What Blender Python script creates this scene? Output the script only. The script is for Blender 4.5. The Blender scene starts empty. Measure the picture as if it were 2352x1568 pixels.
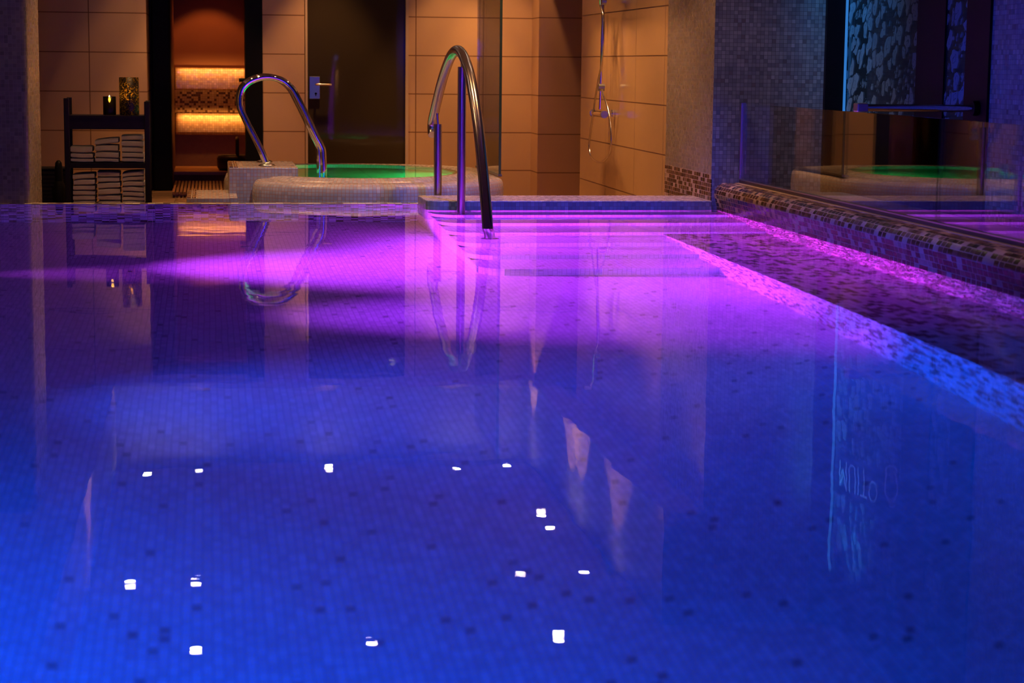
import bpy, bmesh, math, random
from mathutils import Vector, Matrix
rnd = random.Random(7)
sc = bpy.context.scene
col = sc.collection
PI = math.pi

# ------------------------------------------------------------------ helpers
class MB:
    """collects polygons with UVs in metres; build() links them as ONE mesh object"""
    def __init__(s): s.v = []; s.f = []; s.uv = []; s.sm = []
    def face(s, pts, uv=None, smooth=False):
        b = len(s.v); s.v += [tuple(p) for p in pts]; s.f.append(tuple(range(b, b + len(pts))))
        if uv is None:
            n = Vector((0, 0, 0)); P = [Vector(p) for p in pts]
            for i in range(len(P)): n += P[i].cross(P[(i + 1) % len(P)])
            a = max(range(3), key=lambda i: abs(n[i]))
            uv = [((p[1], p[2]), (p[0], p[2]), (p[0], p[1]))[a] for p in pts]
        s.uv.append(uv); s.sm.append(smooth)
    def box(s, x0, x1, y0, y1, z0, z1):
        a = lambda x, y, z: (x, y, z)
        s.face([a(x0,y0,z0), a(x0,y1,z0), a(x1,y1,z0), a(x1,y0,z0)])
        s.face([a(x0,y0,z1), a(x1,y0,z1), a(x1,y1,z1), a(x0,y1,z1)])
        s.face([a(x0,y0,z0), a(x1,y0,z0), a(x1,y0,z1), a(x0,y0,z1)])
        s.face([a(x1,y1,z0), a(x0,y1,z0), a(x0,y1,z1), a(x1,y1,z1)])
        s.face([a(x0,y1,z0), a(x0,y0,z0), a(x0,y0,z1), a(x0,y1,z1)])
        s.face([a(x1,y0,z0), a(x1,y1,z0), a(x1,y1,z1), a(x1,y0,z1)])
        return s
    def grid(s, rows, closed_u=False, closed_v=False, us=None, vs=None, smooth=True, flip=False):
        """rows[i][j] points; shared vertices"""
        n, m = len(rows), len(rows[0]); b = len(s.v)
        for r in rows: s.v += [tuple(p) for p in r]
        us = us or list(range(n + 1)); vs = vs or list(range(m + 1))
        for i in range(n if closed_u else n - 1):
            for j in range(m if closed_v else m - 1):
                i2, j2 = (i + 1) % n, (j + 1) % m
                q = [b + i*m + j, b + i2*m + j, b + i2*m + j2, b + i*m + j2]
                u = [(us[i], vs[j]), (us[i+1], vs[j]), (us[i+1], vs[j+1]), (us[i], vs[j+1])]
                if flip: q.reverse(); u.reverse()
                s.f.append(tuple(q)); s.uv.append(u); s.sm.append(smooth)
        return s
    def tube(s, path, r, n=16, cap=True, radii=None):
        P = [Vector(p) for p in path]; N = len(P)
        T = [((P[min(i+1, N-1)] - P[max(i-1, 0)]).normalized()) for i in range(N)]
        ref = Vector((0, 0, 1)) if abs(T[0].z) < .9 else Vector((1, 0, 0))
        u = T[0].cross(ref).normalized(); rows = []
        L = [0]
        for i in range(N):
            if i: L.append(L[-1] + (P[i] - P[i-1]).length)
            u = (u - T[i] * u.dot(T[i])).normalized(); w = T[i].cross(u)
            rr = radii[i] if radii else r
            rows.append([P[i] + (u * math.cos(2*PI*k/n) + w * math.sin(2*PI*k/n)) * rr for k in range(n)])
        s.grid(rows, closed_v=True, us=L, vs=[2*PI*r*k/n for k in range(n+1)], flip=True)
        if cap:
            s.face(list(reversed(rows[0])) [::-1]); s.face(rows[-1][::-1])
        return s
    def cyl(s, c, r, h, n=24, axis=2, r2=None):
        r2 = r if r2 is None else r2
        def pt(a, rr, t):
            p = [math.cos(a)*rr, math.sin(a)*rr]
            q = [0, 0, 0]; q[axis] = t; o = [i for i in range(3) if i != axis]; q[o[0]] = p[0]; q[o[1]] = p[1]
            return (c[0]+q[0], c[1]+q[1], c[2]+q[2])
        A = [pt(2*PI*k/n, r, 0) for k in range(n)]; B = [pt(2*PI*k/n, r2, h) for k in range(n)]
        s.grid([A, B], closed_v=True, flip=(axis != 1)); s.face(A[::-1] if axis != 1 else A); s.face(B if axis != 1 else B[::-1])
        return s
    def lathe(s, c, prof, n=32):
        rows = [[(c[0]+r*math.cos(2*PI*k/n), c[1]+r*math.sin(2*PI*k/n), c[2]+z) for k in range(n)] for r, z in prof]
        L = [0]
        for i in range(1, len(prof)): L.append(L[-1] + math.hypot(prof[i][0]-prof[i-1][0], prof[i][1]-prof[i-1][1]))
        s.grid(rows, closed_v=True, us=L, vs=[2*PI*k/n*max(p[0] for p in prof) for k in range(n+1)], flip=True)
        return s
    def prism(s, poly, y0, y1):
        """polygon in x,z (counter-clockwise seen from -y) extruded along y"""
        A = [(x, y0, z) for x, z in poly]; B = [(x, y1, z) for x, z in poly]
        s.face(A); s.face(B[::-1])
        for i in range(len(poly)):
            j = (i+1) % len(poly); s.face([A[j], A[i], B[i], B[j]])
        return s
    def build(s, name, m, parent=None, bevel=0, seg=2):
        me = bpy.data.meshes.new(name)
        off = Vector((0, 0, 0))
        if parent is not None:
            t = parent
            while t.parent: t = t.parent
            off = t.location
        me.from_pydata([tuple(Vector(p) - off) for p in s.v], [], s.f)
        ul = me.uv_layers.new(name='UVMap'); k = 0
        flat = [c for f in s.uv for uv in f for c in uv]
        ul.data.foreach_set('uv', flat)
        me.polygons.foreach_set('use_smooth', s.sm)
        me.materials.append(m); me.update()
        o = bpy.data.objects.new(name, me); col.objects.link(o)
        if parent is not None: o.parent = parent
        if bevel:
            bm = bmesh.new(); bm.from_mesh(me); bmesh.ops.remove_doubles(bm, verts=bm.verts, dist=1e-5); bm.to_mesh(me); bm.free()
            b = o.modifiers.new('bevel', 'BEVEL'); b.width = bevel; b.segments = seg; b.limit_method = 'ANGLE'; b.angle_limit = .6
        return o

def spline(pts, n=8):
    P = [Vector(p) for p in pts]; out = []
    for i in range(len(P) - 1):
        a = P[max(i-1, 0)]; b = P[i]; c = P[i+1]; d = P[min(i+2, len(P)-1)]
        for k in range(n):
            t = k / n
            out.append(.5*((2*b) + (c-a)*t + (2*a-5*b+4*c-d)*t*t + (3*b-a-3*c+d)*t**3))
    out.append(P[-1]); return out

def thing(name, label, cat, loc=(0, 0, 0), group=None):
    o = bpy.data.objects.new(name, None); col.objects.link(o); o.location = loc
    o.empty_display_size = .05
    return tag(o, label, cat, group)
def tag(o, label, cat, group=None, kind=None):
    o['label'] = label; o['category'] = cat
    if group: o['group'] = group
    if kind: o['kind'] = kind
    return o
def struct(o, label=None):
    o['kind'] = 'structure'
    if label: o['label'] = label
    return o

# ------------------------------------------------------------------ materials
class NT:
    def __init__(s, name):
        s.m = bpy.data.materials.new(name); s.m.use_nodes = True; s.t = s.m.node_tree; s.t.nodes.clear()
        s.out = s.n('ShaderNodeOutputMaterial')
    def n(s, typ, **kw):
        x = s.t.nodes.new(typ)
        for k, v in kw.items(): setattr(x, k, v)
        return x
    def link(s, a, b): s.t.links.new(a, b)
    def setv(s, sock, v):
        if hasattr(v, 'is_output') or isinstance(v, bpy.types.NodeSocket): s.link(v, sock)
        else: sock.default_value = v
    def math(s, op, a, b=None, c=None, clamp=False):
        x = s.n('ShaderNodeMath', operation=op, use_clamp=clamp)
        s.setv(x.inputs[0], a)
        if b is not None: s.setv(x.inputs[1], b)
        if c is not None: s.setv(x.inputs[2], c)
        return x.outputs[0]
    def mix(s, f, a, b):
        x = s.n('ShaderNodeMix', data_type='RGBA'); s.setv(x.inputs[0], f)
        s.setv(x.inputs[6], a if not isinstance(a, tuple) else (*a, 1)); s.setv(x.inputs[7], b if not isinstance(b, tuple) else (*b, 1))
        return x.outputs[2]
    def ramp(s, f, stops, interp='CONSTANT'):
        x = s.n('ShaderNodeValToRGB'); r = x.color_ramp; r.interpolation = interp
        r.elements[0].position, r.elements[0].color = stops[0][0], (*stops[0][1], 1)
        r.elements[1].position, r.elements[1].color = stops[1][0], (*stops[1][1], 1)
        for p, c in stops[2:]:
            e = r.elements.new(p); e.color = (*c, 1)
        s.setv(x.inputs[0], f); return x.outputs[0]
    def uv(s):
        u = s.n('ShaderNodeUVMap'); q = s.n('ShaderNodeSeparateXYZ'); s.link(u.outputs[0], q.inputs[0]); return q.outputs[0], q.outputs[1]
    def comb(s, x, y, z=0.0):
        c = s.n('ShaderNodeCombineXYZ'); s.setv(c.inputs[0], x); s.setv(c.inputs[1], y); s.setv(c.inputs[2], z); return c.outputs[0]
    def white(s, vec):
        w = s.n('ShaderNodeTexWhiteNoise', noise_dimensions='3D'); s.link(vec, w.inputs[0]); return w.outputs[0]
    def noise(s, vec, scale, detail=2, rough=.5, dist=0):
        w = s.n('ShaderNodeTexNoise'); 
        if vec is not None: s.link(vec, w.inputs['Vector'])
        w.inputs['Scale'].default_value = scale; w.inputs['Detail'].default_value = detail; w.inputs['Roughness'].default_value = rough; w.inputs['Distortion'].default_value = dist
        return w.outputs[0]
    def pbsdf(s, color, rough=.5, metal=0, spec=.5, normal=None, coat=0, finish=True):
        p = s.n('ShaderNodeBsdfPrincipled')
        s.setv(p.inputs['Base Color'], (*color, 1) if isinstance(color, tuple) else color)
        s.setv(p.inputs['Roughness'], rough); p.inputs['Metallic'].default_value = metal
        p.inputs['Specular IOR Level'].default_value = spec; p.inputs['Coat Weight'].default_value = coat
        if normal is not None: s.link(normal, p.inputs['Normal'])
        if finish: s.link(p.outputs[0], s.out.inputs[0])
        return p.outputs[0]
    def bump(s, h, strength, dist):
        b = s.n('ShaderNodeBump'); s.setv(b.inputs['Strength'], strength); b.inputs['Distance'].default_value = dist; s.link(h, b.inputs['Height']); return b.outputs[0]

def plain(name, color, rough=.5, metal=0, spec=.5, vary=0.0, scale=30):
    t = NT(name); c = color
    if vary:
        co = t.n('ShaderNodeTexCoord').outputs['Object']
        f = t.noise(co, scale, 4)
        c = t.mix(f, tuple(max(0, k*(1-vary)) for k in color), tuple(k*(1+vary) for k in color))
    t.pbsdf(c, rough, metal, spec); return t.m

def mosaic(name, size, stops, grout, gw=.08, rough=.3, spec=.5, bump=.3, wide=False, slip=.06, vary=.35):
    """small square glass mosaic on UV metres; stops: [(position, colour)...] over a random number per tile"""
    t = NT(name); u, v = t.uv()
    V = t.math('DIVIDE', v, size); row = t.math('FLOOR', V)
    if wide:   # rows of random-length slips
        U = t.math('ADD', t.math('DIVIDE', u, slip), t.math('MULTIPLY', t.white(t.comb(row, 3.3)), 17.3))
    else: U = t.math('DIVIDE', u, size)
    cx = t.math('FLOOR', U); rv = t.white(t.comb(cx, row, .5))
    c = t.ramp(rv, stops)
    fx = t.math('ABSOLUTE', t.math('SUBTRACT', t.math('FRACT', U), .5)); fy = t.math('ABSOLUTE', t.math('SUBTRACT', t.math('FRACT', V), .5))
    g = gw/2
    gy = t.math('GREATER_THAN', fy, .5 - g)
    if wide:
        # joint only where the neighbour differs
        nb = t.white(t.comb(t.math('ADD', cx, 7.0), row, .9))
        gx = t.math('MULTIPLY', t.math('GREATER_THAN', fx, .5 - g*1.3), t.math('GREATER_THAN', nb, .45))
    else: gx = t.math('GREATER_THAN', fx, .5 - g)
    m = t.math('MAXIMUM', gx, gy)
    # slow wear and per-tile shade
    sh = t.math('MULTIPLY_ADD', t.white(t.comb(cx, row, 4.7)), vary, 1-vary/2)
    cc = t.n('ShaderNodeMix', data_type='RGBA', blend_type='MULTIPLY'); cc.inputs[0].default_value = 1; t.link(c, cc.inputs[6])
    gray = t.n('ShaderNodeCombineColor'); [t.link(sh, gray.inputs[i]) for i in range(3)]; t.link(gray.outputs[0], cc.inputs[7])
    colr = t.mix(m, cc.outputs[2], grout)
    rg = t.math('MULTIPLY_ADD', m, .5, t.math('MULTIPLY_ADD', t.white(t.comb(cx, row, 8.1)), .2, rough-.1), clamp=True)
    nm = None
    if bump:
        tilt = t.math('ADD', t.math('MULTIPLY', t.math('SUBTRACT', 1.0, m), 1.0), t.math('MULTIPLY', t.math('MULTIPLY', t.math('SUBTRACT', t.math('FRACT', U), .5), t.math('SUBTRACT', t.white(t.comb(cx, row, 2.2)), .5)), 1.5))
        nm = t.bump(tilt, bump, .0015)
    t.pbsdf(colr, rg, 0, spec, nm); return t.m

def bigtile(name, color, joints_u, z0, pitch, grout, rough=.35, jw=.0045, spec=.5):
    """large wall tiles: horizontal joints every pitch from z0, vertical joints at the given u"""
    t = NT(name); u, v = t.uv()
    f = t.math('FRACT', t.math('DIVIDE', t.math('SUBTRACT', v, z0 - pitch/2), pitch))
    m = t.math('LESS_THAN', t.math('ABSOLUTE', t.math('SUBTRACT', f, .5)), jw/pitch)
    for j in joints_u:
        m = t.math('MAXIMUM', m, t.math('LESS_THAN', t.math('ABSOLUTE', t.math('SUBTRACT', u, j)), jw))
    co = t.comb(u, v); nz = t.noise(co, 3.0, 4, .6)
    c = t.mix(nz, tuple(k*.93 for k in color), tuple(min(1, k*1.07) for k in color))
    c = t.mix(m, c, grout)
    hb = t.noise(co, 5, 2)
    nm = t.bump(t.math('SUBTRACT', t.math('MULTIPLY', hb, .25), m), .25, .002)
    t.pbsdf(c, t.math('MULTIPLY_ADD', m, .4, rough), 0, spec, nm); return t.m

def schlick(t):
    g = t.n('ShaderNodeNewGeometry'); d = t.n('ShaderNodeVectorMath', operation='DOT_PRODUCT'); t.link(g.outputs['Incoming'], d.inputs[0]); t.link(g.outputs['Normal'], d.inputs[1])
    c = t.math('SUBTRACT', 1.0, t.math('ABSOLUTE', d.outputs['Value']), clamp=True)
    return t.math('MULTIPLY_ADD', t.math('POWER', c, 5.0), .96, .04)
def thin_glass(name, tint, refl=1.0, base=.0):
    t = NT(name)
    tr = t.n('ShaderNodeBsdfTransparent'); tr.inputs[0].default_value = (*tint, 1)
    gl = t.n('ShaderNodeBsdfGlossy'); gl.inputs['Roughness'].default_value = .01; gl.inputs[0].default_value = (1, 1, 1, 1)
    mx = t.n('ShaderNodeMixShader'); t.setv(mx.inputs[0], t.math('MULTIPLY_ADD', schlick(t), refl, base, clamp=True))
    t.link(tr.outputs[0], mx.inputs[1]); t.link(gl.outputs[0], mx.inputs[2]); t.link(mx.outputs[0], t.out.inputs[0]); return t.m

def emit(name, color, strength):
    t = NT(name); e = t.n('ShaderNodeEmission'); e.inputs[0].default_value = (*color, 1); e.inputs[1].default_value = strength
    t.link(e.outputs[0], t.out.inputs[0]); return t.m

BEIGE = (.58, .38, .22); JOINT = (.16, .07, .035)
M = {}
M['tile_back'] = bigtile('beige_wall_tile', BEIGE, (-1.074, .910, 1.881, 1.955, 2.60), -.062, .3605, JOINT)
M['tile_side'] = bigtile('beige_shower_tile', (.60, .39, .21), (14.36, 15.361, 16.5), -.062, .3605, JOINT, rough=.16, spec=.6)
M['tile_shower_back'] = bigtile('shaded_shower_tile', (.52, .31, .18), (), -.062, .3605, JOINT, rough=.3)  # same beige tile, the unlit niche's shade put into its colour
M['mos_beige'] = mosaic('beige_mosaic', .025, [(0, (.40, .36, .32)), (.3, (.48, .43, .37)), (.6, (.36, .33, .31)), (.85, (.54, .48, .42))], (.42, .26, .2), .09, .28)
M['mos_ring'] = mosaic('blue_grey_mosaic', .025, [(0, (.37, .38, .40)), (.3, (.40, .40, .42)), (.6, (.35, .36, .39)), (.9, (.46, .45, .44))], (.42, .22, .14), .13, .3, bump=.15, vary=.16)
M['mos_wall'] = mosaic('grey_beige_wall_mosaic', .0262, [(0, (.36, .33, .33)), (.3, (.43, .39, .38)), (.55, (.30, .28, .29)), (.8, (.48, .43, .42)), (.94, (.28, .22, .22))], (.13, .11, .11), .08, .3)
M['mos_side'] = mosaic('grey_beige_pier_mosaic', .0262, [(0, (.27, .23, .225)), (.3, (.31, .27, .26)), (.55, (.25, .21, .205)), (.8, (.34, .29, .28))], (.42, .33, .30), .08, .3)
M['mos_dark'] = mosaic('brown_slip_mosaic', .029, [(0, (.07, .032, .024)), (.35, (.15, .070, .050)), (.55, (.035, .018, .015)), (.78, (.50, .35, .29))], (.58, .40, .34), .11, .25, .25, bump=.2, wide=True)
M['mos_pool'] = mosaic('pale_pool_mosaic', .025, [(0, (.66, .66, .66)), (.34, (.70, .70, .70)), (.68, (.63, .63, .64)), (.9885, (.04, .04, .05))], (.42, .42, .44), .13, .4, bump=0)
M['mos_farwall'] = mosaic('brown_white_pool_mosaic', .05, [(0, (.62, .60, .56)), (.32, (.10, .05, .03)), (.52, (.66, .62, .58)), (.74, (.05, .03, .02)), (.9, (.45, .36, .28))], (.35, .3, .26), .07, .3, bump=0)
M['mos_speck'] = mosaic('speckled_pool_mosaic', .025, [(0, (.66, .64, .62)), (.7, (.16, .13, .14)), (.8, (.6, .58, .57))], (.5, .48, .48), .08, .35, bump=0)
M['mos_bench'] = mosaic('dappled_bench_mosaic', .032, [(0, (.58, .56, .54)), (.33, (.10, .07, .06)), (.48, (.50, .46, .42)), (.62, (.16, .12, .10)), (.8, (.62, .6, .58))], (.45, .42, .40), .09, .3, bump=0, wide=True)
M['mos_gold'] = mosaic('gold_sauna_mosaic', .024, [(0, (.62, .42, .22)), (.4, (.56, .36, .18)), (.75, (.66, .47, .26))], (.3, .16, .07), .1, .18, bump=.5)
M['mos_goldmix'] = mosaic('brown_gold_sauna_mosaic', .024, [(0, (.50, .33, .18)), (.5, (.10, .045, .025)), (.8, (.46, .3, .16))], (.25, .14, .07), .1, .4, .1)
M['floor'] = mosaic('brown_floor_tile', .3, [(0, (.22, .13, .08)), (.5, (.25, .15, .09))], (.08, .05, .03), .02, .3, bump=.1)
M['brown_strip'] = mosaic('dark_brown_strip_tile', .05, [(0, (.05, .025, .018)), (.5, (.07, .035, .025))], (.5, .35, .25), .08, .3, bump=0)
M['ceil'] = plain('cream_ceiling_paint', (.42, .34, .27), .7, vary=.04, scale=2)
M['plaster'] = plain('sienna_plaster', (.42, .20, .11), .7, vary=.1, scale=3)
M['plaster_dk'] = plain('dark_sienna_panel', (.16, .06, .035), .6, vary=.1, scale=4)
M['bench'] = plain('sauna_bench_slab', (.55, .30, .15), .4, vary=.08)
M['black'] = plain('black_lacquer', (.004, .004, .004), .5, spec=.12)
M['blackwood'] = plain('black_stained_wood', (.008, .006, .005), .5, spec=.15, vary=.3, scale=20)
M['darkwood'] = plain('dark_bucket_wood', (.030, .012, .008), .5, vary=.3, scale=25)
M['chrome'] = plain('polished_chrome', (.80, .78, .77), .05, 1)
M['steel'] = plain('brushed_steel', (.62, .56, .54), .2, 1)
M['steel_dk'] = plain('satin_steel_plate', (.40, .43, .46), .3, 1)
M['alu'] = plain('aluminium_channel', (.55, .50, .48), .28, 1)
M['brass'] = plain('warm_steel_lever', (.78, .55, .36), .2, 1)
M['towel'] = None
M['wick'] = plain('cream_candle_wax', (.7, .6, .42), .5)
M['flame'] = emit('candle_flame', (1, .72, .3), 60)
M['spot_on'] = emit('lit_downlight_lens', (1, .80, .62), 55)
M['led_cyan'] = emit('pale_blue_led', (.05, .32, 1), .55)
M['led_gold'] = emit('amber_led', (1, .45, .10), 9)
M['pane'] = thin_glass('clear_safety_glass', (.93, .95, .93), 1.0, .0)
M['pane_edge'] = plain('green_glass_edge', (.05, .09, .08), .15)
M['slat'] = plain('duckboard_teak', (.20, .085, .04), .4, vary=.25)
M['text'] = plain('etched_white_lettering', (.85, .88, .9), .7)
def towel_mat():
    t = NT('white_terry_towel'); co = t.n('ShaderNodeTexCoord').outputs['Object']
    h = t.noise(co, 260, 3); l = t.noise(co, 14, 3)
    t.pbsdf(t.mix(l, (.60, .56, .53), (.72, .69, .66)), .95, 0, .1, t.bump(h, .6, .003)); return t.m
M['towel'] = towel_mat()
def steam_glass():
    t = NT('dark_tinted_door_glass'); t.pbsdf((.045, .034, .02), .03, 0, .3); return t.m
M['dark_glass'] = steam_glass()
def lantern_glass():
    t = NT('black_crackle_glass'); co = t.n('ShaderNodeTexCoord').outputs['Object']
    f = t.math('GREATER_THAN', t.noise(co, 85, 3, .75), .55)
    tr = t.n('ShaderNodeBsdfTransparent'); tr.inputs[0].default_value = (.8, .58, .2, 1)
    tl = t.n('ShaderNodeBsdfTranslucent'); tl.inputs[0].default_value = (.85, .55, .10, 1)
    tm = t.n('ShaderNodeMixShader'); tm.inputs[0].default_value = .75; t.link(tr.outputs[0], tm.inputs[1]); t.link(tl.outputs[0], tm.inputs[2])
    d = t.pbsdf((.008, .006, .004), .4, spec=.15, finish=False)
    mx = t.n('ShaderNodeMixShader'); t.link(f, mx.inputs[0]); t.link(d, mx.inputs[1]); t.link(tm.outputs[0], mx.inputs[2]); t.link(mx.outputs[0], t.out.inputs[0]); return t.m
M['lantern'] = lantern_glass()
def smoke_glass():
    t = NT('black_smoked_glass'); 
    tr = t.n('ShaderNodeBsdfTransparent'); tr.inputs[0].default_value = (.35, .27, .12, 1)
    d = t.pbsdf((.006, .005, .004), .3, spec=.2, finish=False)
    mx = t.n('ShaderNodeMixShader'); mx.inputs[0].default_value = .55; t.link(d, mx.inputs[1]); t.link(tr.outputs[0], mx.inputs[2]); t.link(mx.outputs[0], t.out.inputs[0]); return t.m
M['smoked'] = smoke_glass()
def etched():
    """glass etched with leaves, stems and petals: UV in metres"""
    t = NT('etched_leaf_glass'); u, v = t.uv()
    def leaves(sx, sy, off, r0, r1):
        wob = t.math('SUBTRACT', t.noise(t.comb(u, v), sx*1.1, 2), .5); wo2 = t.math('SUBTRACT', t.noise(t.comb(v, u), sx*1.3, 2), .5)
        vec = t.comb(t.math('ADD', t.math('MULTIPLY_ADD', u, sx, off), t.math('MULTIPLY', wob, 1.1)), t.math('ADD', t.math('MULTIPLY', wo2, 1.1), t.math('MULTIPLY_ADD', v, sy, t.math('MULTIPLY', u, sx*.35))))
        w = t.n('ShaderNodeTexVoronoi', feature='F1', voronoi_dimensions='2D'); t.link(vec, w.inputs['Vector']); w.inputs['Scale'].default_value = 1; w.inputs['Randomness'].default_value = .85
        e = t.n('ShaderNodeTexVoronoi', feature='DISTANCE_TO_EDGE', voronoi_dimensions='2D'); t.link(vec, e.inputs['Vector']); e.inputs['Scale'].default_value = 1; e.inputs['Randomness'].default_value = .85
        q = t.n('ShaderNodeSeparateColor'); t.link(w.outputs['Color'], q.inputs[0])
        body = t.math('MULTIPLY', t.math('LESS_THAN', w.outputs['Distance'], t.math('MULTIPLY_ADD', q.outputs[0], r1, r0)), t.math('GREATER_THAN', e.outputs['Distance'], .05))
        vein = t.math('GREATER_THAN', t.math('ABSOLUTE', t.math('SUBTRACT', w.outputs['Distance'], .16)), .018)
        return t.math('MULTIPLY', body, t.math('MULTIPLY_ADD', vein, .6, .4)), q.outputs[1]
    a, ra = leaves(8.5, 8, 0, .22, .34); b, rb = leaves(19, 15, 3.7, .16, .22)
    f = t.math('MAXIMUM', t.math('MULTIPLY', a, t.math('GREATER_THAN', ra, .25)), t.math('MULTIPLY', b, t.math('MULTIPLY', t.math('LESS_THAN', ra, .25), .8)))
    f = t.math('MULTIPLY', f, t.math('GREATER_THAN', t.math('ABSOLUTE', t.math('SUBTRACT', v, 1.75)), .15))   # clear band for the lettering
    d = t.n('ShaderNodeBsdfDiffuse'); d.inputs[0].default_value = (.36, .50, .62, 1)
    tr = t.n('ShaderNodeBsdfTransparent'); tr.inputs[0].default_value = (.5, .55, .6, 1)
    gl = t.n('ShaderNodeBsdfGlossy'); gl.inputs['Roughness'].default_value = .05
    m1 = t.n('ShaderNodeMixShader'); t.link(schlick(t), m1.inputs[0]); t.link(tr.outputs[0], m1.inputs[1]); t.link(gl.outputs[0], m1.inputs[2])
    bg = t.n('ShaderNodeMixShader'); bg.inputs[0].default_value = .06; t.link(m1.outputs[0], bg.inputs[1]); t.link(d.outputs[0], bg.inputs[2])
    m2 = t.n('ShaderNodeMixShader'); t.link(t.math('MULTIPLY', f, .7), m2.inputs[0]); t.link(bg.outputs[0], m2.inputs[1]); t.link(d.outputs[0], m2.inputs[2])
    t.link(m2.outputs[0], t.out.inputs[0]); return t.m
M['etched'] = etched()
def water(name, tint, amp, edge=True):
    t = NT(name); g = t.n('ShaderNodeNewGeometry'); q = t.n('ShaderNodeSeparateXYZ'); t.link(g.outputs['Position'], q.inputs[0])
    x, y = q.outputs[0], q.outputs[1]
    # long gentle swell + short ripples, the jets by the right-hand wall stir the surface there
    n1 = t.noise(t.comb(t.math('MULTIPLY', x, .8), t.math('MULTIPLY', y, 1.0)), 1.6, 2, .5, .3)
    n2 = t.noise(t.comb(t.math('MULTIPLY', x, .6), y), 7.0, 2, .5, .4)
    h = t.math('ADD', t.math('MULTIPLY', n1, 1.0), t.math('MULTIPLY', n2, .22))
    if edge:
        n3 = t.noise(t.comb(x, y), 17.0, 2, .5, .8)
        k = t.math('MULTIPLY', t.math('SUBTRACT', x, 2.55, clamp=True), 1.6, clamp=True)
        h = t.math('ADD', h, t.math('MULTIPLY', t.math('MULTIPLY', n3, k), 1.1))
    nm = t.bump(h, 1.0, amp)
    b = t.n('ShaderNodeBsdfGlass'); b.inputs['Color'].default_value = (*tint, 1); b.inputs['Roughness'].default_value = 0; b.inputs['IOR'].default_value = 1.333
    t.link(nm, b.inputs['Normal']); t.link(b.outputs[0], t.out.inputs[0]); return t.m
M['water'] = water('pool_water', (1, 1, 1), .0012)
M['spa_water'] = water('spa_water', (1, 1, 1), .0006, False)

# ------------------------------------------------------------------ the setting
FZ = -.31      # deck level around the raised pool; the water lies at z = 0
CZ = 2.85      # ceiling of the tray
BY = 18.95     # back wall
def wallbox(name, m, *b, label=None): return struct(MB().box(*b).build(name, m), label)

wallbox('floor', M['floor'], -2.6, 4.2, 13.55, 22.4, FZ-.1, FZ)
# back wall in its three stretches, between sauna opening and steam-room door
wallbox('wall_back_left', M['tile_back'], -2.4, -.552, BY, BY+1.3, FZ, CZ)
wallbox('wall_back_middle', M['tile_back'], .516, .931, BY, BY+1.3, FZ, CZ)
wallbox('wall_back_right', M['tile_back'], 1.86, 3.066, BY, BY+1.3, FZ, CZ)
wallbox('wall_back_over_sauna', M['ceil'], -.552, .516, BY, BY+1.3, 2.05, CZ)
wallbox('wall_back_over_door', M['ceil'], .931, 1.86, BY, BY+1.3, 2.08, CZ)
wallbox('wall_shower_back', M['tile_shower_back'], 3.066, 3.72, 18.55, BY+.2, FZ, CZ)
wallbox('wall_shower_side', M['tile_side'], 3.307, 3.6, 14.26, 17.66, FZ, CZ)
# pier of grey mosaic with a dark slip-mosaic foot
b = MB().box(3.306, 4.055, 12.9, 14.26, FZ, CZ); struct(b.build('wall_pier_front', M['mos_wall']), 'grey mosaic pier')
p = MB().box(3.3045, 3.3065, 12.9005, 14.262, .232, CZ-.01); struct(p.build('wall_pier_side', M['mos_side']))
struct(MB().box(3.3025, 3.308, 12.899, 14.262, FZ, .232).build('baseboard_pier', M['mos_dark']), 'dark brown slip mosaic foot of the pier')
# left pier
struct(MB().box(-2.4, -1.162, 13.5, 14.45, FZ, CZ).build('wall_pier_left', M['mos_side'], bevel=.03, seg=4), 'mosaic pier at the left edge of the pool')
wallbox('wall_left', M['mos_wall'], -2.6, -2.4, -1.6, 20, -1.5, CZ)
wallbox('wall_front', M['mos_wall'], -2.6, 4.4, -1.8, -1.6, FZ, CZ)
wallbox('wall_right_near', M['mos_wall'], 4.2, 4.4, -1.8, 10.4, -.2, CZ)
# ceiling: a tray with lower margins
wallbox('ceiling', M['ceil'], -2.6, 4.4, -1.8, 20.3, CZ, CZ+.1)
wallbox('ceiling_margin_left', M['ceil'], -2.4, -.88, -1.6, BY, 2.09, CZ)
wallbox('ceiling_margin_right', M['ceil'], 3.03, 3.304, 12.9, BY, 2.06, CZ)
wallbox('ceiling_margin_back', M['ceil'], -.88, 3.03, 18.76, BY, 2.09, CZ)

# pool basin
PD = -1.36
PX0, PX1, PY0, PY1 = -2.2, 3.345, .6, 13.44
struct(MB().box(PX0-.2, PX1+.15, PY0-.2, PY1+.12, PD-.1, PD).build('floor_pool', M['mos_pool']), 'pale mosaic pool floor with scattered dark tiles')
struct(MB().box(PX0, 1.46, PY1, PY1+.12, FZ-1.1, .002).build('wall_pool_far', M['mos_farwall']), 'far pool wall of brown and white mosaic')
struct(MB().box(PX0-.2, PX0, PY0, PY1+.12, PD, .03).build('wall_pool_left', M['mos_pool']))
struct(MB().box(PX0-.2, 3.4, PY0-.2, PY0, PD, .03).build('wall_pool_near', M['mos_pool']))
struct(MB().box(PX0-.4, 4.2, -1.6, PY0-.2, -.2, .03).build('floor_near_deck', M['floor']))
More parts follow.
